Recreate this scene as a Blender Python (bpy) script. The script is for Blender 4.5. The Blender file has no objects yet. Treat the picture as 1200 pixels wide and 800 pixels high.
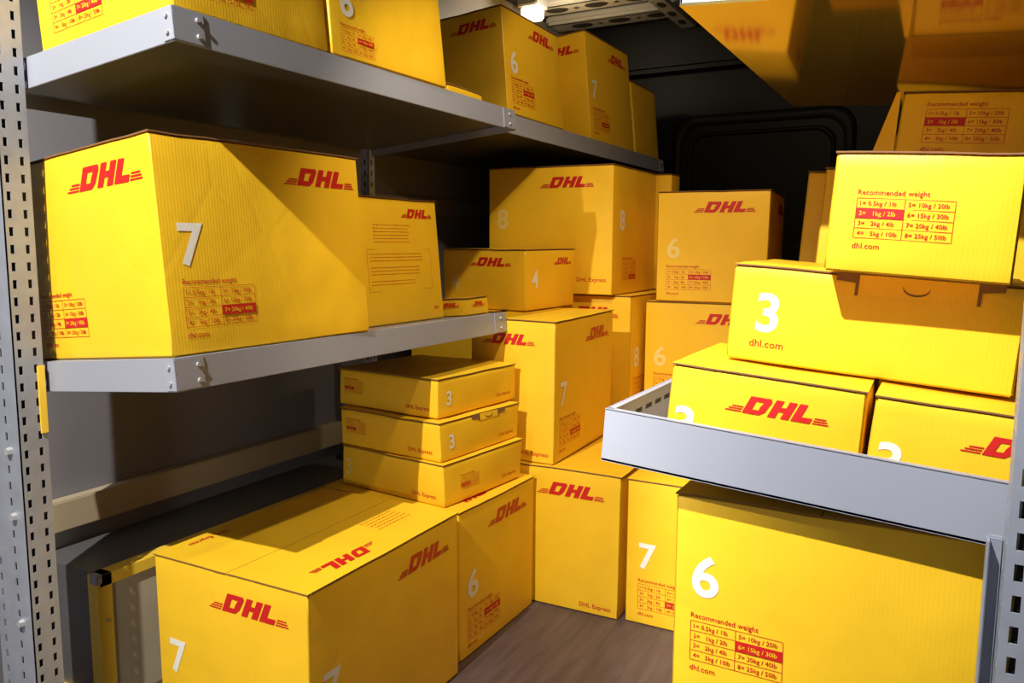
import bpy, bmesh, math, random
from mathutils import Vector, Matrix, noise
S=bpy.context.scene
COL=S.collection
try: S.view_settings.view_transform='Standard'
except Exception: pass
TL,TR=-.0910,.0695
HZ=0.9853
KL,KU=.90,.86
def FR(g): return Matrix.Rotation({'F':0,'L':TL,'R':TR}[g],4,'Y')
# ---------------- materials
def mat(name,col,rough=.5,metal=0,bump=None,var=0,vscale=6,spec=.5,emit=None,stretch=None,coat=0):
    m=bpy.data.materials.new(name);m.use_nodes=True;nt=m.node_tree;b=nt.nodes['Principled BSDF']
    b.inputs['Base Color'].default_value=(*col,1);b.inputs['Roughness'].default_value=rough;b.inputs['Metallic'].default_value=metal
    b.inputs['Specular IOR Level'].default_value=spec
    if emit:
        b.inputs['Emission Color'].default_value=(*emit[0],1);b.inputs['Emission Strength'].default_value=emit[1]
    if bump or var:
        tc=nt.nodes.new('ShaderNodeTexCoord');mp=nt.nodes.new('ShaderNodeMapping')
        nt.links.new(tc.outputs['Object'],mp.inputs[0])
        if stretch: mp.inputs['Scale'].default_value=stretch
    if var:
        n=nt.nodes.new('ShaderNodeTexNoise');n.inputs['Scale'].default_value=vscale;n.inputs['Detail'].default_value=6
        nt.links.new(mp.outputs[0],n.inputs['Vector'])
        r=nt.nodes.new('ShaderNodeValToRGB');r.color_ramp.elements[0].position=.3;r.color_ramp.elements[1].position=.7
        r.color_ramp.elements[0].color=(*[c*(1-var) for c in col],1);r.color_ramp.elements[1].color=(*[min(1,c*(1+var*.5)) for c in col],1)
        nt.links.new(n.outputs[0],r.inputs[0]);nt.links.new(r.outputs[0],b.inputs['Base Color'])
    if bump:
        n=nt.nodes.new('ShaderNodeTexNoise');n.inputs['Scale'].default_value=bump[0];n.inputs['Detail'].default_value=5
        nt.links.new(mp.outputs[0],n.inputs['Vector'])
        bp=nt.nodes.new('ShaderNodeBump');bp.inputs['Strength'].default_value=bump[1];bp.inputs['Distance'].default_value=bump[2]
        nt.links.new(n.outputs[0],bp.inputs['Height']);nt.links.new(bp.outputs[0],b.inputs['Normal'])
    return m
def cardboard():
    m=mat('yellow_cardboard',(.94,.575,.022),.40,0,None,.05,9,.45)
    nt=m.node_tree;b=nt.nodes['Principled BSDF'];tc=nt.nodes.new('ShaderNodeTexCoord')
    n=nt.nodes.new('ShaderNodeTexNoise');n.inputs['Scale'].default_value=4.5;n.inputs['Detail'].default_value=2
    nt.links.new(tc.outputs['Object'],n.inputs['Vector'])
    b1=nt.nodes.new('ShaderNodeBump');b1.inputs['Strength'].default_value=.22;b1.inputs['Distance'].default_value=.03
    nt.links.new(n.outputs[0],b1.inputs['Height'])
    vo=nt.nodes.new('ShaderNodeTexVoronoi');vo.feature='DISTANCE_TO_EDGE';vo.inputs['Scale'].default_value=3.2
    nt.links.new(tc.outputs['Object'],vo.inputs['Vector'])
    cr=nt.nodes.new('ShaderNodeMath');cr.operation='MINIMUM';cr.inputs[1].default_value=.025;nt.links.new(vo.outputs['Distance'],cr.inputs[0])
    b3=nt.nodes.new('ShaderNodeBump');b3.inputs['Strength'].default_value=.35;b3.inputs['Distance'].default_value=.02
    nt.links.new(cr.outputs[0],b3.inputs['Height']);nt.links.new(b1.outputs[0],b3.inputs['Normal'])
    sp=nt.nodes.new('ShaderNodeSeparateXYZ');nt.links.new(tc.outputs['Object'],sp.inputs[0])
    ad=nt.nodes.new('ShaderNodeMath');ad.operation='ADD';nt.links.new(sp.outputs[0],ad.inputs[0]);nt.links.new(sp.outputs[1],ad.inputs[1])
    mu=nt.nodes.new('ShaderNodeMath');mu.operation='MULTIPLY';mu.inputs[1].default_value=2*math.pi/.006;nt.links.new(ad.outputs[0],mu.inputs[0])
    si=nt.nodes.new('ShaderNodeMath');si.operation='SINE';nt.links.new(mu.outputs[0],si.inputs[0])
    b2=nt.nodes.new('ShaderNodeBump');b2.inputs['Strength'].default_value=.08;b2.inputs['Distance'].default_value=.0005
    nt.links.new(si.outputs[0],b2.inputs['Height']);nt.links.new(b3.outputs[0],b2.inputs['Normal'])
    nt.links.new(b2.outputs[0],b.inputs['Normal'])
    return m
YEL=cardboard()
BRN=mat('kraft_edge',(.22,.105,.035),.8)
RED=mat('red_print',(.58,.014,.012),.45)
WHT=mat('white_print',(.84,.84,.78),.45)
FNT=mat('faint_white_print',(.90,.70,.22),.35)
STEEL=mat('painted_steel',(.35,.375,.46),.38,.12,(60,.05,.002),.05,5)
STEELD=mat('dark_underside_steel',(.09,.09,.09),.34,.3,None,.08,3)  # darker steel, used for the shelf undersides only
GALV=mat('galvanised_steel',(.34,.37,.45),.42,.3,(90,.08,.001),.12,25)
CHR=mat('zinc_bolt',(.50,.51,.54),.45,.4)
BLK=mat('black_slot',(.006,.006,.007),.6)
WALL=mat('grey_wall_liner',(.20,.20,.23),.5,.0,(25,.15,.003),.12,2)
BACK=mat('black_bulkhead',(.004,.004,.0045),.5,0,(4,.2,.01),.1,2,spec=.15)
CEILM=mat('dark_headliner',(.016,.016,.017),.6,0,(12,.3,.01),.3,3)
RIB=mat('roof_rib_paint',(.24,.235,.22),.4,.1,None,.1,8)
FLOORM=mat('plywood_floor',(.085,.058,.060),.5,0,(14,.15,.003),.35,9,stretch=(4,.5,1))
CASE=mat('dark_case_laminate',(.12,.12,.13),.35,0,(80,.1,.001),.1,10)
CASES=mat('grey_beige_panel',(.50,.45,.33),.5,0,(80,.1,.001),.1,10)
YTR=mat('yellow_trim',(.95,.64,.06),.4)
GLOSS=mat('reflection_gold_underside',(.86,.66,.20),.075,.88,None,.04,2)  # golden base puts part of the yellow box reflection into the colour
LAMP=mat('lamp_lens',(1,.8,.5),.3,emit=((1,.70,.34),5))
LAMPB=mat('lamp_housing',(.2,.2,.2),.4)
BM=[YEL,RED,WHT,BRN,FNT,BLK]
# ---------------- helpers
def newobj(name,bm,mats,parent=None,M=None,smooth=False):
    me=bpy.data.meshes.new(name);bm.normal_update();bm.to_mesh(me);bm.free()
    for m in mats: me.materials.append(m)
    if smooth:
        for p in me.polygons:p.use_smooth=True
    o=bpy.data.objects.new(name,me);COL.objects.link(o)
    if parent: o.parent=parent
    if M is not None: o.matrix_world=M
    return o
def tag(o,label,cat,group=None,kind=None):
    o['label']=label;o['category']=cat
    if group:o['group']=group
    return o
def abox(bm,x0,x1,y0,y1,z0,z1,mi=0,bev=0):
    vs=[bm.verts.new(p) for p in ((x0,y0,z0),(x1,y0,z0),(x1,y1,z0),(x0,y1,z0),(x0,y0,z1),(x1,y0,z1),(x1,y1,z1),(x0,y1,z1))]
    fs=[]
    for f in ((0,3,2,1),(4,5,6,7),(0,1,5,4),(1,2,6,5),(2,3,7,6),(3,0,4,7)):
        q=bm.faces.new([vs[i] for i in f]);q.material_index=mi;fs.append(q)
    if bev:
        es=list({e for f in fs for e in f.edges})
        r=bmesh.ops.bevel(bm,geom=es,offset=bev,segments=2,affect='EDGES')
        for f in r['faces']: f.material_index=mi
def cyl(bm,c,axis,r,h,mi=0,seg=14,sc=None):
    R=Vector((0,0,1)).rotation_difference(Vector(axis)).to_matrix().to_4x4()
    D=Matrix.Diagonal((*sc,1)) if sc else Matrix()
    g=bmesh.ops.create_cone(bm,cap_ends=True,segments=seg,radius1=r,radius2=r*.85,depth=h,matrix=Matrix.Translation(c)@D@R)
    for v in g['verts']:
        for f in v.link_faces:f.material_index=mi
# ---------------- text
_tc={}
def text2d(s,bold=0.):
    k=(s,bold)
    if k in _tc:return _tc[k]
    cu=bpy.data.curves.new('t','FONT');cu.body=s;cu.size=1;cu.resolution_u=2 if len(s)>2 else 6;cu.offset=bold;cu.fill_mode='FRONT'
    o=bpy.data.objects.new('t',cu);COL.objects.link(o)
    bpy.context.view_layer.update()
    me=bpy.data.meshes.new_from_object(o.evaluated_get(bpy.context.evaluated_depsgraph_get()))
    vs=[(v.co.x,v.co.y) for v in me.vertices];fs=[tuple(p.vertices) for p in me.polygons]
    bpy.data.objects.remove(o);bpy.data.curves.remove(cu);bpy.data.meshes.remove(me)
    x0=min(v[0] for v in vs);x1=max(v[0] for v in vs)
    vs=[(a-x0,b) for a,b in vs]
    _tc[k]=(vs,fs,x1-x0);return _tc[k]
def T(s,u,v,size,mi,bold=0.,maxw=None,lift=0):
    vs,fs,w=text2d(s,bold)
    sx=size
    if maxw and w*size>maxw: sx=maxw/w
    return ([(u+a*sx,v+b*size) for a,b in vs],fs,mi,lift)
def poly(pts,mi,lift=0): return (list(pts),[tuple(range(len(pts)))],mi,lift)
def rect(u0,v0,u1,v1,mi,lift=0): return poly([(u0,v0),(u1,v0),(u1,v1),(u0,v1)],mi,lift)
def logo(u,v,W):
    sh=.42
    P=[[(0,0),(.42,0),(.42,.66),(0.42,1),(0,1)],[(.42,0),(.95,0),(.95,.27),(.42,.27)],[(.42,.73),(1.0,.73),(1.12,1),(.42,1)],
       [(.78,.27),(.95,0),(1.16,.22),(1.2,.5),(.78,.5)],[(.78,.5),(1.2,.5),(1.24,.82),(1.12,1),(.86,.73)],
       [(1.38,0),(1.80,0),(1.80,1),(1.38,1)],[(1.80,.37),(2.08,.37),(2.08,.63),(1.80,.63)],[(2.08,0),(2.50,0),(2.50,1),(2.08,1)],
       [(2.62,0),(3.05,0),(3.05,1),(2.62,1)],[(3.05,0),(3.62,0),(3.62,.3),(3.05,.3)]]
    for k in range(3):
        y0=.02+k*.135
        P.append([(-.95+.12*k,y0),(-.08,y0),(-.08,y0+.075),(-.95+.12*k,y0+.075)])
        P.append([(3.72,y0),(4.55-.12*k,y0),(4.55-.12*k,y0+.075),(3.72,y0+.075)])
    s=W/5.5
    out=[]
    for p in P:
        out.append(poly([(u+(x-1.8+(y-.5)*sh)*s,v+(y-.5)*s) for x,y in p],1))
    return out
ROWS=[('1= 0.5kg / 1lb','5= 10kg / 20lb'),('2=   1kg / 2lb','6= 15kg / 30lb'),('3=   2kg / 4lb','7= 20kg / 40lb'),('4=   5kg / 10lb','8= 25kg / 50lb')]
def table(n,u,v,W,com=True):
    H=W*.46;rh=H/4;cw=W/2;t=W*.006;out=[]
    for i in range(5): out.append(rect(u,v+i*rh-t/2,u+W,v+i*rh+t/2,1))
    for i in range(3): out.append(rect(u+i*cw-t/2,v,u+i*cw+t/2,v+H,1))
    for r in range(4):
        for c in range(2):
            k=r+1+4*c;y=v+H-(r+1)*rh
            hi=(k==n)
            if hi: out.append(rect(u+c*cw,y,u+(c+1)*cw,y+rh,1,.0003))
            out.append(T(ROWS[r][c],u+c*cw+W*.035,y+rh*.29,rh*.62,0 if hi else 1,0.008,cw*.86,.0008 if hi else 0))
    out.append(T('Recommended weight',u,v+H+rh*.35,rh*.74,1,.007,W*.74))
    if com: out.append(T('dhl.com',u,v-rh*1.05,rh*.80,1,.005))
    return out
def num(s,u,v,hgt,mi=2): return [T(s,u,v,hgt/.70,mi,.022)]
def txt(s,u,v,size,W=None): return [T(s,u,v,size,1,.010,W)]
def lines(u,v,W,n,dv,seed=1):
    r=random.Random(seed);out=[]
    for i in range(n):
        x=u
        while x<u+W*.9:
            l=min(r.uniform(.003,.010),u+W-x);out.append(rect(x,v-i*dv,x+l,v-i*dv+dv*.15,1));x+=l+.0028
    return out
def big(n,W,H,express=False,com=True,tab=True,mi=2):
    o=num(str(n),.035,.40*H,.066,mi)+logo(W-.135,.855*H,.195 if W>.33 else .16)
    if tab:o+=table(n,.035,.11*H,.148,com)
    if express:o+=txt('DHL Express',W-.11,.045*H,.016)
    return o
# ---------------- box builder
BOXES={}
def scl(g,p,k):
    c=FR(g).inverted()@Vector((0,0,HZ));return c+(Vector(p)-c)*k
def make_box(key,g,x,y,z,w,l,h,yaw,prints={},style='flaps',label='',seed=0,tab=None,bul=.0035,k=1,rough=1.):
    if k!=1:
        x,y,z=scl(g,(x,y,z),k);w*=k;l*=k;h*=k
    rnd=random.Random(seed*7+11)
    M=FR(g)@Matrix.Translation((x,y,z))@Matrix.Rotation(yaw,4,'Z')
    ft=.0024
    hb=h-ft
    off={}
    for i in (0,1):
        for j in (0,1):
            for kk in (0,1):
                off[i,j,kk]=Vector((rnd.uniform(-.004,.004),rnd.uniform(-.004,.004),rnd.uniform(-.003,.001) if kk else 0))*(rough if kk else .4)
    sd=seed*3.7
    def warp(p):
        a=min(1,max(0,(p[0]+w)/w));b=min(1,max(0,p[1]/l));c=min(1,max(0,p[2]/h))
        d=Vector((0,0,0))
        for (i,j,kk),o in off.items():
            d+=o*((a if i else 1-a)*(b if j else 1-b)*(c if kk else 1-c))
        fb,fc,fa=4*b*(1-b),4*c*(1-c),4*a*(1-a)
        d.x+=(a-.5)*2*bul*fb*fc
        d.y+=(b-.5)*2*bul*fa*fc
        if c>.9: d.z-=.002*fa*fb
        if c>.5:
            t=(c-.5)*2
            d.z+=-.0032*t*max(0,noise.noise(Vector((p[0]*10+sd,p[1]*10,sd))))
        return Vector(p)+d
    bm=bmesh.new()
    bmesh.ops.create_cube(bm,size=1,matrix=Matrix.Translation((-w/2,l/2,hb/2))@Matrix.Diagonal((w,l,hb,1)))
    bmesh.ops.bevel(bm,geom=bm.edges[:],offset=.003,segments=2,affect='EDGES')
    bmesh.ops.subdivide_edges(bm,edges=[e for e in bm.edges if e.calc_length()>.05],cuts=8,use_grid_fill=True)
    for f in bm.faces:
        f.smooth=True
        if f.normal.z>.95 and f.calc_center_median().z>hb-.001:f.material_index=3
    for v in bm.verts:v.co=warp(v.co)
    frames={'X':(Vector((-w,0,0)),Vector((1,0,0)),Vector((0,0,1)),Vector((0,-1,0))),
            'Y':(Vector((0,0,0)),Vector((0,1,0)),Vector((0,0,1)),Vector((1,0,0))),
            'T':(Vector((-w,l,h)),Vector((0,-1,0)),Vector((1,0,0)),Vector((0,0,1)))}
    def addprints(bm,fkeys):
        for fk in fkeys:
            O,U,V,N=frames[fk]
            for vs,fs,mi,lift in prints.get(fk,[]):
                bv=[bm.verts.new(warp(O+U*a*k+V*b*k)+N*(.0009+lift)) for a,b in vs]
                for f in fs:
                    try:
                        q=bm.faces.new([bv[i] for i in f]);q.material_index=mi
                        q.normal_update()
                        if q.normal.dot(N)<0:q.normal_flip()
                    except ValueError:pass
    addprints(bm,('X','Y'))
    o=newobj('cardboard_box',bm,BM,None,M)
    wn=o.modifiers.new('wn','WEIGHTED_NORMAL');wn.keep_sharp=True
    tag(o,label,'box','yellow shipping boxes in the van')
    def slab(name,x0,x1,y0,y1,withprints):
        b=bmesh.new()
        bmesh.ops.create_cube(b,size=1,matrix=Matrix.Translation(((x0+x1)/2,(y0+y1)/2,h-ft/2))@Matrix.Diagonal((x1-x0,y1-y0,ft,1)))
        bmesh.ops.subdivide_edges(b,edges=[e for e in b.edges if e.calc_length()>.05],cuts=8,use_grid_fill=True)
        for f in b.faces:
            f.material_index=0 if f.normal.z>.5 else 3
        for v in b.verts:
            top=v.co.z>h-ft/2;q=Vector((v.co.x,v.co.y,h));q=warp(q);v.co=Vector((q.x,q.y,q.z-(0 if top else ft)))
        if withprints:addprints(b,('T',))
        p=newobj(name,b,BM);p.parent=o
        return p
    e=.0015
    if style=='flaps':
        slab('flap',-w-e,-w/2-.0006,-e,l+e,False);slab('flap',-w/2+.0006,e,-e,l+e,'T' in prints)
    else:
        slab('lid',-w-e,e,-e,l+e,'T' in prints)
        if tab:
            fc,u0,u1,dp=tab
            O,U,V,N=frames[fc]
            b=bmesh.new()
            def quad(pts,mi,lift):
                f=b.faces.new([b.verts.new(warp(O+U*a+V*c)+N*lift) for a,c in pts]);f.material_index=mi
                f.normal_update()
                if f.normal.dot(N)<0:f.normal_flip()
            n=8
            um=(u0+u1)/2
            def strip(a0,a1,c0,c1,mi,lift):
                for i in range(n):
                    q0=a0+(a1-a0)*i/n;q1=a0+(a1-a0)*(i+1)/n
                    quad([(q0,c0),(q1,c0),(q1,c1),(q0,c1)],mi,lift)
            strip(u0,u1,h-dp,h-.001,0,.0012)
            for sgn,a in ((1,u0),(-1,u1)):
                quad([(a-.0024,h-dp),(a+.0024,h-dp),(a+.0024,h-.001),(a-.0024,h-.001)],3,.0016)
                quad([(a-sgn*.030,h-.012),(a,h-.015),(a,h-.002),(a-sgn*.030,h-.002)],3,.0014)
            hw=min(.018,(u1-u0)*.2)
            pts=[]
            for i in range(9):
                t=math.pi*(i/8);pts.append((um-math.cos(t)*hw,h-dp*.50-math.sin(t)*dp*.34))
            for i in range(8):
                a,c=pts[i],pts[i+1]
                th=.0028
                quad([a,c,(c[0],c[1]+th),(a[0],a[1]+th)],3,.0018)
            p=newobj('tuck_tab',b,BM);p.parent=o
    BOXES[key]=o
    return o
L7='large yellow box marked with a white seven'
W,H,Ln=.391,.385,.488
make_box('G','F',-.941,.961,0,.391,.488,.385,.011,{'X':big(7,.391,.385),
  'Y':num('7',.035,.40*.385,.066)+logo(.36,.855*.385,.19)+table(7,.035,.11*.385,.155),
  'T':logo(.33,.345,.185)+txt('DHL Express',.33,.02,.018)+lines(.06,.30,.12,5,.013,9)},label=L7+' on the floor',seed=1)
make_box('H','F',-.965,1.484,0,.417,.365,.368,-.006,{'Y':big(6,.365,.368),'X':big(6,.417,.368),'T':logo(.24,.37,.17)},
  label='large yellow box marked six with flat boxes stacked on top',seed=2)
def flat(n,w,l,h,a):
    X=txt('DHL Express',w-.10,.018,.014)
    Y=txt('DHL Express',l-.09,.02,.012)
    if a=='a': X+=table(3,.02,.035,.07,False);Y+=num('3',.03,.03,.034)
    else: X+=num('3',.012,.03,.042,4);Y+=table(3,.06,.03,.07,False)
    return {'X':X,'Y':Y,'T':lines(.05,.20,.12,5,.012,4)}
lf='flat yellow box marked three, stack of three'
make_box('S1','F',-1.015,1.497,.3685,.343,.320,.105,-.100,flat(3,.343,.32,.105,'b'),'lid',lf+', at the bottom',3)
make_box('S2','F',-1.028,1.504,.474,.330,.325,.098,-.083,flat(3,.33,.325,.098,'a'),'lid',lf+', with tuck tab',4,tab=('Y',.15,.23,.02))
make_box('S3','F',-1.053,1.526,.5725,.336,.325,.098,-.096,flat(3,.336,.325,.098,'a'),'lid',lf+', on the top',5)
make_box('J','F',-.720,1.875,0,.404,.481,.3925,.034,{'X':logo(.404-.135,.335,.195)+txt('DHL Express',.404-.11,.018,.017),'T':logo(.08,.31,.14)},label='large yellow box with a wide logo, among floor boxes',seed=6)
make_box('K','F',-.300,1.895,0,.404,.481,.389,.02,{'X':big(7,.404,.389,True)},label=L7+', deeper in the aisle',seed=7)
make_box('F','F',-.917,1.885,.393,.262,.45,.395,.044,{'X':logo(.125,.34,.165)+txt('DHL Express',.155,.02,.017),'Y':big(7,.45,.395)},label='tall yellow box marked seven stacked on floor boxes',seed=8)
make_box('J2','F',-1.160,2.0,0,.40,.44,.3925,0,{},label='yellow box on the floor behind the flat box stack',seed=50)
make_box('F2','F',-1.215,2.06,.393,.31,.39,.395,0,{},label='yellow box supporting the small box marked four',seed=51)
make_box('D','F',-1.128,2.102,.789,.303,.325,.190,-.038,{'X':logo(.185,.150,.15)+num('4',.03,.06,.05,4),'Y':num('4',.035,.07,.055)+logo(.24,.15,.12)},'lid','small yellow cardboard box marked four on a larger box',9)
make_box('E','F',-.993,2.465,.823,.472,.45,.436,.029,{'X':num('8',.035,.225,.066,4)+logo(.31,.38,.20)+txt('DHL Express',.345,.045,.020),'Y':num('8',.06,.22,.066)+table(8,.09,.05,.14,False)},label='very large yellow cardboard box marked with a white eight',seed=10)
make_box('I','F',-.936,2.500,.4135,.48,.55,.409,.0,{'Y':big(8,.5,.409),'X':big(8,.48,.409)},label='large yellow box marked eight under another large box',seed=11)
make_box('E2','F',-.953,2.94,.823,.3,.10,.44,.0,{},label='yellow box behind the very large box marked eight',seed=12)
make_box('T','F',-.525,2.620,.803,.359,.417,.368,.078,{'X':big(6,.359,.368,mi=4),'Y':big(6,.417,.368)},label='yellow cardboard box marked six on top of another',seed=13)
make_box('V','F',-.504,2.600,.433,.417,.42,.369,.0,{'X':big(6,.417,.369,mi=4)},label='yellow cardboard box marked six under a similar box',seed=14)
make_box('R1','F',-.50,2.46,0,.435,.55,.432,0,{},label='yellow cardboard box in the back row on the floor',seed=15)
make_box('R2','F',-.94,2.46,0,.47,.55,.4125,0,{},label='yellow cardboard box in the back row on the floor',seed=16)
make_box('A','L',-1.128,.918,.891,.485,.520,.402,-.045,{'Y':num('7',.035,.165,.075)+logo(.405,.345,.205)+table(7,.035,.050,.158),'X':logo(.345,.342,.24)+table(7,.075,.045,.16)},label=L7+' on the tilted shelf',seed=17,k=KL)
blk=lines(.05,.265,.16,6,.009,2)+[rect(.02,.20,.29,.2007,1),rect(.02,.09,.29,.0907,1),rect(.02,.09,.0207,.20,1),rect(.2893,.09,.29,.2,1)]+lines(.03,.188,.24,3,.009,3)+lines(.03,.152,.22,3,.009,6)+lines(.03,.116,.2,2,.009,5)
make_box('Bb','L',-1.215,1.561,.891,.322,.337,.340,-.021,{'Y':logo(.245,.30,.14)+blk+txt('DHL',.29,.03,.012)},label='yellow box with printed text panel on the metal shelf',seed=18,k=KL)
make_box('C1','L',-1.155,1.94,.891,.16,.12,.055,-.02,{'Y':logo(.06,.035,.075),'X':logo(.1,.035,.07)},'lid','tiny flat yellow box at the shelf end',19,k=KL)
make_box('C2','L',-1.33,1.95,.891,.15,.10,.16,.02,{},'lid','small yellow box beside a tiny flat box',20,k=KL)
make_box('U1','L',-1.075,.955,1.499,.404,.385,.389,-.01,{'Y':table(7,.05,.035,.13,False)+logo(.25,.33,.18),'X':table(7,.05,.03,.16,False)+logo(.28,.33,.18)},label=L7+' on the upper shelf',seed=21,k=KU)
make_box('U2','L',-1.069,1.350,1.499,.40,.43,.369,-.012,{'Y':num('6',.035,.094,.062)+table(6,.03,.014,.11,False)+logo(.3,.3,.18)},label='yellow cardboard box marked six on the upper shelf',seed=22,k=KU)
make_box('U6','L',-1.09,1.83,1.499,.25,.18,.03,.0,{},'lid','thin flat yellow box on the upper metal shelf',23,k=KU)
make_box('U3','L',-1.093,2.164,1.4985,.359,.406,.327,.014,{'X':logo(.26,.28,.17),'Y':big(6,.406,.327)},label='yellow box marked six near the ceiling lamp',seed=24)
make_box('U4','L',-1.081,2.772,1.487,.404,.443,.401,-.006,{'X':logo(.30,.34,.17),'Y':big(7,.443,.401)},label='yellow box marked seven on the far upper shelf',seed=25)
make_box('U5','L',-1.08,3.24,1.487,.35,.30,.30,.0,{},label='yellow box at the far end of the upper shelf',seed=26)
def NP(d): return {'X':logo(.168+d,.105,.148)+num('3',.012,.03,.055)}
make_box('N1','R',-.145,1.187,.629,.283,.320,.151,.016,NP(0),'lid','yellow box marked three in the low metal tray shelf',27,bul=.003,rough=1.4)
make_box('N2','R',.171,1.185,.629,.310,.320,.150,0,NP(.022),'lid','yellow box marked three beside its twin in the tray',28,bul=.003)
make_box('O','R',.029,1.293,.7815,.403,.320,.157,-.008,{'X':num('3',.042,.052,.06)+txt('dhl.com',.035,.025,.017)},'lid','wide yellow box marked three with tuck tab',29,tab=('X',.185,.345,.034))
make_box('P','R',.002,1.225,.940,.232,.27,.172,.02,{'X':table(2,.034,.050,.122)},'lid','yellow box printed with a weight table, top of stack',30,rough=1.3)
def RF(X,Y,Z):
    v=FR('R').inverted()@Vector((X,Y,Z));return v.x,v.y,v.z
zt=RF(-.245,1.8,1.155)
make_box('W1','R',zt[0]+.40,1.8,.632,.40,.20,zt[2]-.632,0,{},label='tall yellow box standing behind the stack',seed=31)
zt2=RF(-.312,2.05,1.17)
make_box('W2','R',zt2[0]+.30,2.02,.632,.30,.08,zt2[2]-.632,0,{},label='tall slim yellow box at the back of the tray',seed=32)
q=RF(-.096,1.80,1.297)
make_box('Q','R',q[0]+.42,1.79,zt[2]+.001,.435,.20,.150,0,{'X':table(2,.045,.050,.14)},'lid','yellow box with weight table under the glossy shelf',33)
b=bmesh.new()
p0=[(-.437,0,.148),(-.437,0,.002),(-.485,.015,.002),(-.445,.004,.148)]
va=[b.verts.new(p) for p in p0];vb=[b.verts.new((p[0],p[1]+.003,p[2])) for p in p0]
b.faces.new(va);b.faces.new(vb[::-1])
for i in range(4):
    f=b.faces.new((va[i],va[(i+1)%4],vb[(i+1)%4],vb[i]));f.material_index=3
pf=newobj('flap',b,BM);pf.parent=BOXES['Q'];pf['label']='open side flap leaning outward'
make_box('M','F',.071,1.152,.251,.419,.359,.362,.004,{'X':num('6',.028,.205,.062)+table(6,.028,.098,.138)},label='large yellow box marked six below the tray shelf',seed=34)
make_box('M2','F',.071,1.152,0,.419,.359,.250,.004,{},label='yellow box on the floor carrying the box marked six',seed=35)
for i,zz in enumerate((0,.43,.86)):
    make_box('Z%d'%i,'F',.45,2.35,zz,.62,.45,.429,.0,{},label='very large unseen yellow box added for the shelf reflection',seed=40+i,bul=.002)  # unseen stack added so the glossy shelf has yellow to reflect
# ---------------- shelves
def shelf_left(x,y,z,w,l,h,yaw,label,bolts=True,k=1):
    if k!=1:
        x,y,z=scl('L',(x,y,z),k);w*=k;l*=k;h*=k
    M=FR('L')@Matrix.Translation((x,y,z))@Matrix.Rotation(yaw,4,'Z')
    bm=bmesh.new();abox(bm,-w,-.002,.002,l-.002,h-.003,h,0)
    o=newobj('metal_shelf',bm,[STEEL],None,M)
    tag(o,label,'shelf','tilted grey metal shelves')
    def part(n,*b,mt=STEEL,bev=.0008):
        q=bmesh.new();abox(q,*b,0,bev);p=newobj(n,q,[mt]);p.parent=o;return p
    part('lip',-.0025,0,0,l,0,h)
    part('lip',-w,-.0025,0,.0025,0,h)
    part('lip',-w,-.0025,l-.0025,l,0,h)
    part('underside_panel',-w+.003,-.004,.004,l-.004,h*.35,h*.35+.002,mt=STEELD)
    def plate(face):
        q=bmesh.new()
        if face=='Y': abox(q,0,.002,0,.055,.002,h-.002,0,.0006)
        else: abox(q,-.022,0.002,-.002,0,.002,h-.002,0,.0006)
        p=newobj('corner_plate',q,[STEEL]);p.parent=o
        a=.043 if face=='Y' else .011
        for c in (.014,h-.014):
            b=bmesh.new()
            if face=='Y':cyl(b,(.0035,a,c),(1,0,0),.004,.004)
            else:cyl(b,(-a,-.0035,c),(0,-1,0),.004,.004)
            r=newobj('bolt',b,[CHR]);r.parent=o
    if bolts:plate('Y');plate('X')
    q=bmesh.new();abox(q,0,.002,l-.06,l,.002,h-.002,0,.0006);p=newobj('corner_plate',q,[STEEL]);p.parent=o
    for c in (.014,h-.014):
        b=bmesh.new();cyl(b,(.0035,l-.03,c),(1,0,0),.004,.004);r=newobj('bolt',b,[CHR]);r.parent=o
    return o
shelf_left(-1.110,.907,.830,.55,1.175,.060,.0,'grey painted metal shelf with bolted lip, middle level',k=KL)
shelf_left(-1.070,.946,1.437,.56,1.205,.061,-.004,'grey painted metal shelf with bolted lip, upper level',k=KU)
shelf_left(-1.070,2.10,1.427,.53,1.47,.059,-.0,'grey painted metal shelf continuing toward the bulkhead',False)
# right tray
M=FR('R')@Matrix.Translation((.060,1.112,.622))
bm=bmesh.new();abox(bm,-.565,0,0,1.0,0,.004,0)
tray=newobj('tray_shelf',bm,[STEEL],None,M);tag(tray,'light grey metal tray shelf with raised lip holding boxes','shelf')
for b in ((-.565,0,0,.004,.0,.083),(-.565,-.561,0.004,1.0,.0,.083),(-.561,0,.996,1.0,0,.083)):
    q=bmesh.new();abox(q,*b,0,.0008)
    if b[3]-b[2]<.01: abox(q,b[0],b[1],b[2],b[2]+.012,.081,.083,0)
    else: abox(q,b[0],b[0]+.012,b[2],b[3],.081,.083,0)
    if b[0]==-.565 and b[1]==-.561:
        for i in range(12):abox(q,-.5612,-.5605,.03+i*.05,.06+i*.05,.05,.058,1)
    p=newobj('lip',q,[STEEL,BLK]);p.parent=tray
# glossy upper right shelf
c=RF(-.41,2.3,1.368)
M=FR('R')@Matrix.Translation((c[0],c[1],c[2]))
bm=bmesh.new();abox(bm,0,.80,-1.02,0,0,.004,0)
up=newobj('upper_shelf',bm,[GLOSS],None,M);tag(up,'glossy metal upper shelf, gold-tinted for reflected yellow boxes','shelf')
for b in ((0,.004,-1.02,0,.004,.05),(0,.80,-.004,0,.004,.05),(0,.80,-1.02,-1.016,.004,.05)):
    q=bmesh.new();abox(q,*b,0,.0008);p=newobj('lip',q,[STEEL]);p.parent=up
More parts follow.
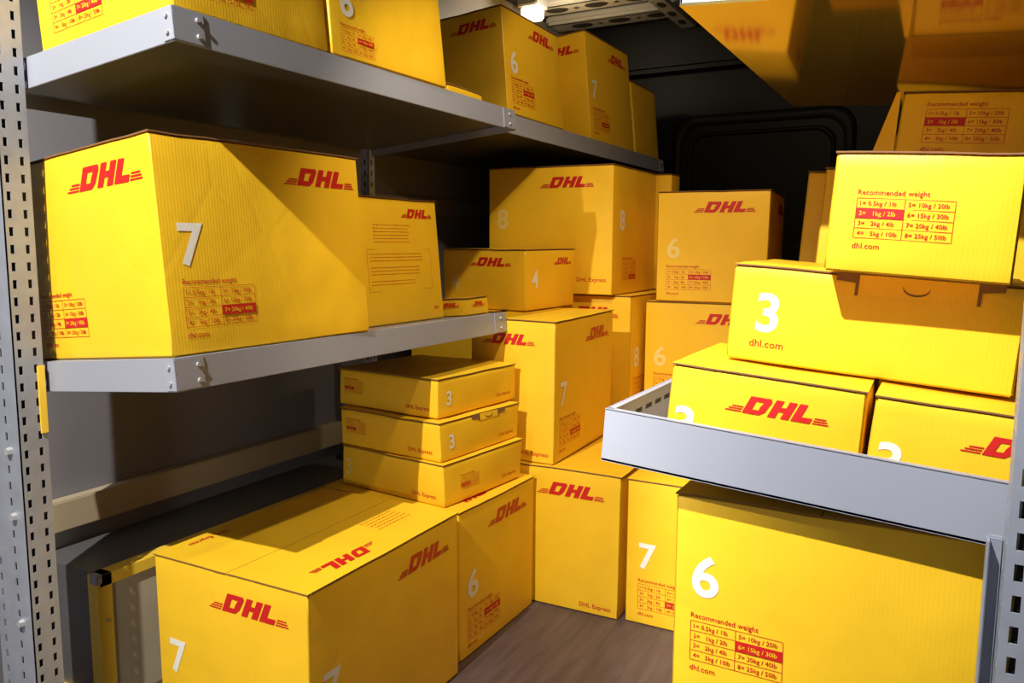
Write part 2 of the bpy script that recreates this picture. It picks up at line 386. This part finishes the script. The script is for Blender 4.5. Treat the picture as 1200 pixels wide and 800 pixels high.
# ---------------- perforated uprights
def perf(w,h,cols,pitch,sw,sh):
    bm=bmesh.new();xs=[0]
    for c_ in cols: xs+=[c_-sw/2,c_+sw/2]
    xs.append(w);zs=[0];n=int(h/pitch)
    for i in range(n):
        zc=(i+.5)*pitch;zs+=[zc-sh/2,zc+sh/2]
    zs.append(h)
    V=[[bm.verts.new((a,0,b)) for b in zs] for a in xs]
    for i in range(len(xs)-1):
        for j in range(len(zs)-1):
            if i%2==1 and j%2==1: continue
            bm.faces.new((V[i][j],V[i+1][j],V[i+1][j+1],V[i][j+1]))
    return bm
def upright(x,y,w1,w2,label,cols1,cols2,side=1,z1=2.0,pitch=.034,sw=.007,sh=.015):
    e=bpy.data.objects.new('slotted_upright',None);COL.objects.link(e);e.location=(x,y,0)
    e.empty_display_size=.05
    tag(e,label,'upright','slotted steel uprights')
    a=newobj('flange',perf(w1,z1,cols1,pitch,sw,sh),[GALV]);a.parent=e;a.location=(-w1 if side==1 else 0,0,0)
    s=a.modifiers.new('s','SOLIDIFY');s.thickness=.002
    b=newobj('flange',perf(w2,z1,cols2,pitch,sw,sh),[GALV]);b.parent=e;b.rotation_euler=(0,0,math.pi/2)
    s=b.modifiers.new('s','SOLIDIFY');s.thickness=.002
    q=bmesh.new()
    if side==1:abox(q,-w1+.004,-.010,.010,w2-.004,0,z1,0)
    else:abox(q,.010,w1-.004,.010,w2-.004,0,z1,0)
    p=newobj('black_backing',q,[BLK]);p.parent=e  # solid black core added so the slots read as dark
    return e
u=upright(-1.408,.757,.11,.05,'slotted galvanised steel upright carrying the tilted shelves',[.02,.07],[.011,.037],pitch=.030)
for zc in (.62,.50,.30):
    b=bmesh.new();cyl(b,(-.03,-.004,zc),(0,-1,0),.008,.008,0,6);r=newobj('bolt',b,[CHR]);r.parent=u
q=bmesh.new();abox(q,.001,.004,.037,.05,.648,.77,0,.0005);p=newobj('yellow_tag',q,[YTR]);p.parent=u;p['label']='yellow strip'
upright(.073,1.00,.12,.05,'slotted galvanised steel upright at the tray end',[.011,.032],[.015,.036],side=-1,z1=.955,pitch=.036,sw=.009,sh=.020)
bm=bmesh.new();abox(bm,.054,.072,1.055,1.064,.30,.650,0,.002);abox(bm,.054,.057,1.035,1.055,.30,.650,0,.001)
br=newobj('shelf_bracket',bm,[GALV]);tag(br,'folded grey steel bracket beside the tray shelf','bracket')
upright(-1.60,1.95,.03,.03,'small slotted upright behind the shelf boxes',[.015],[.015],z1=1.28)
# ---------------- case
e=bpy.data.objects.new('storage_case',None);COL.objects.link(e);e.location=(-1.62,.95,0);tag(e,'dark storage case with yellow edging and metal corners','case')
def part(par,n,boxes,m,bev=.001):
    q=bmesh.new()
    for b in boxes:abox(q,*b,0,bev)
    p=newobj(n,q,m if isinstance(m,list) else [m]);p.parent=par;p.matrix_parent_inverse=Matrix.Translation(par.location).inverted()
    return p
part(e,'body',[(-1.735,-1.520,.955,1.90,0,.296)],CASE)
part(e,'side_panel',[(-1.521,-1.516,.97,1.90,0,.285)],CASES)
part(e,'edge_trim',[(-1.542,-1.508,.95,1.90,.274,.300),(-1.542,-1.508,.945,.978,0,.300),(-1.735,-1.508,.945,.96,.0,.02)],YTR)
part(e,'corner_bracket',[(-1.530,-1.506,.942,.955,.282,.303)],GALV)
for yb,zb in ((.949,.292),(.961,.20)):
    q=bmesh.new();cyl(q,(-1.506,yb,zb),(1,0,0),.004,.006);p=newobj('bolt',q,[CHR]);p.parent=e;p.matrix_parent_inverse=Matrix.Translation(e.location).inverted()
# ---------------- room
def struct(name,boxes,m,bev=0):
    q=bmesh.new()
    for b in boxes:abox(q,*b,0,bev)
    o=newobj(name,q,[m]);o['kind']='structure';o['label']=name.split('_')[0]+' of the delivery van interior';return o
struct('floor',[(-1.80,.95,-.6,3.80,-.03,-.0005)],FLOORM)
struct('wall_left',[(-1.80,-1.75,.7,3.80,-.03,2.05)],WALL)
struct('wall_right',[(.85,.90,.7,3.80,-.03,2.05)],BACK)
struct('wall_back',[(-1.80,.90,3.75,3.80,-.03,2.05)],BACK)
struct('ceiling',[(-1.80,.90,.7,3.80,2.03,2.06)],CEILM)
struct('trim_1',[(-1.75,-1.715,.75,3.70,.34,.41)],mat('warm_lit_rail',(.48,.40,.27),.45),.003)  # warm light on the rail is put into its tan base colour
struct('trim_2',[(-1.75,-1.72,.75,3.70,1.10,1.16),(-1.75,-1.72,.75,3.70,1.30,1.33)],RIB,.003)
def ring(name,x0,x1,z0,z1,y,r,th,m):
    pts=[]
    for cx,cz,a0 in ((x1-r,z1-r,0),(x0+r,z1-r,90),(x0+r,z0+r,180),(x1-r,z0+r,270)):
        for i in range(7):
            t=math.radians(a0+i*15);pts.append((cx+r*math.cos(t),cz+r*math.sin(t)))
    q=bmesh.new();n=len(pts);cx=(x0+x1)/2;cz=(z0+z1)/2;loops=[]
    for s,d in ((0,0),(th*.2,-.012),(th*.8,-.012),(th,-.001)):
        loops.append([q.verts.new((cx+(px-cx)*(1-s/(x1-x0)*2),y+d,cz+(pz-cz)*(1-s/(z1-z0)*2))) for px,pz in pts])
    for a,b in zip(loops,loops[1:]):
        for i in range(n):
            f=q.faces.new((a[i],a[(i+1)%n],b[(i+1)%n],b[i]));f.smooth=True
    o=newobj(name,q,[m]);o['kind']='structure';o['label']='embossed rounded bead on the black bulkhead';return o
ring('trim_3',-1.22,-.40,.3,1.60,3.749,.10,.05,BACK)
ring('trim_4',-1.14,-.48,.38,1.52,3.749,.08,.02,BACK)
struct('trim_5',[(-1.75,.85,3.66,3.75,1.80,2.03)],BACK,.02)
k=6
for yy,ww in ((1.5,.12),(2.1,.12),(2.62,.14),(3.08,.16),(3.34,.16)):
    q=bmesh.new();abox(q,-1.7,.8,yy,yy+ww,1.987,2.03,0,.012)
    abox(q,-1.7,.8,yy+ww*.12,yy+ww*.17,1.984,1.988,1);abox(q,-1.7,.8,yy+ww*.83,yy+ww*.88,1.984,1.988,1)
    for i in range(13):
        cyl(q,(-1.55+i*.18,yy+ww*.5,1.9865),(0,0,-1),1,.004,1,16,(.055,ww*.22,1))
        cyl(q,(-1.46+i*.18,yy+ww*.5,1.9865),(0,0,-1),.012,.004,1,12)
    o=newobj('trim_%d'%k,q,[RIB,BLK]);o['kind']='structure';o['label']='grey pressed steel roof rib with oval cut-outs';k+=1
for xx in (-1.15,-.85,-.55):
    q=bmesh.new();abox(q,xx,xx+.07,2.3,3.62,1.970,1.988,0,.004)
    for i in range(9): cyl(q,(xx+.035,2.4+i*.14,1.9695),(0,0,-1),1,.003,1,14,(.018,.04,1))
    o=newobj('trim_%d'%k,q,[RIB,BLK]);o['kind']='structure';o['label']='lengthwise steel roof stringer';k+=1
# ---------------- ceiling lamp
LX,LY=-1.57,2.97
e=bpy.data.objects.new('ceiling_lamp',None);COL.objects.link(e);e.location=(LX,LY,2.0);tag(e,'small rectangular lit ceiling lamp above the boxes','lamp')
part(e,'lamp_housing',[(LX-.045,LX+.045,LY-.05,LY+.05,1.95,2.03)],LAMPB,.004)
part(e,'lamp_lens',[(LX-.036,LX+.036,LY-.04,LY+.04,1.905,1.951)],LAMP,.008)
# ---------------- lights
def spot(n,loc,target,ang,power,col=(1,.93,.82),r=.04,blend=.3):
    l=bpy.data.lights.new(n,'SPOT');l.spot_size=math.radians(ang);l.spot_blend=blend;l.energy=power;l.color=col;l.shadow_soft_size=r
    o=bpy.data.objects.new(n,l);COL.objects.link(o);o.location=loc
    o.rotation_euler=(Vector(target)-Vector(loc)).to_track_quat('-Z','Y').to_euler();return o
spot('key_light',(-.93,-.25,2.15),(-1.28,1.0,.72),66,240,(1,.94,.83),r=.012,blend=.6)
spot('tray_fill',(-.45,.25,2.02),(.03,1.25,.90),50,225,(1,.97,.93),r=.012,blend=.35)  # added spot to brighten the tray boxes, no fitting behind it
spot('aisle_lamp',(-.45,1.12,1.97),(-.82,2.15,.2),84,44,(1,.84,.60),r=.02,blend=.5)
spot('rear_lamp',(-.55,2.0,1.96),(-.9,2.9,.9),110,14,(1,.78,.52))
l=bpy.data.lights.new('lamp_glow','POINT');l.energy=6;l.color=(1,.85,.6);l.shadow_soft_size=.04
o=bpy.data.objects.new('lamp_glow',l);COL.objects.link(o);o.location=(LX+.10,LY-.02,1.86)
l=bpy.data.lights.new('case_fill','POINT');l.energy=8;l.color=(1,.90,.76);l.shadow_soft_size=.05  # added low fill for the case side, not a real lamp
o=bpy.data.objects.new('case_fill',l);COL.objects.link(o);o.location=(-.98,.12,.42)
w=bpy.data.worlds.new('w');S.world=w;w.use_nodes=True
w.node_tree.nodes['Background'].inputs[0].default_value=(.80,.77,.80,1);w.node_tree.nodes['Background'].inputs[1].default_value=.16
# ---------------- camera
f,psi,p,r,hz=923.0676,0.5088,0.1204,0.0058,HZ
R=Matrix.Rotation(psi,3,'Z')@Matrix.Rotation(-p,3,'X')
rt,fw,upv=R@Vector((1,0,0)),R@Vector((0,1,0)),R@Vector((0,0,1))
c_,s_=math.cos(r),math.sin(r)
r2=c_*rt+s_*upv;u2=-s_*rt+c_*upv
cam=bpy.data.cameras.new('camera');co=bpy.data.objects.new('camera',cam);COL.objects.link(co)
cam.sensor_width=36;cam.lens=f*36/1200;cam.clip_start=.02
co.matrix_world=Matrix(((r2.x,u2.x,-fw.x,0),(r2.y,u2.y,-fw.y,0),(r2.z,u2.z,-fw.z,hz),(0,0,0,1)))
S.camera=co
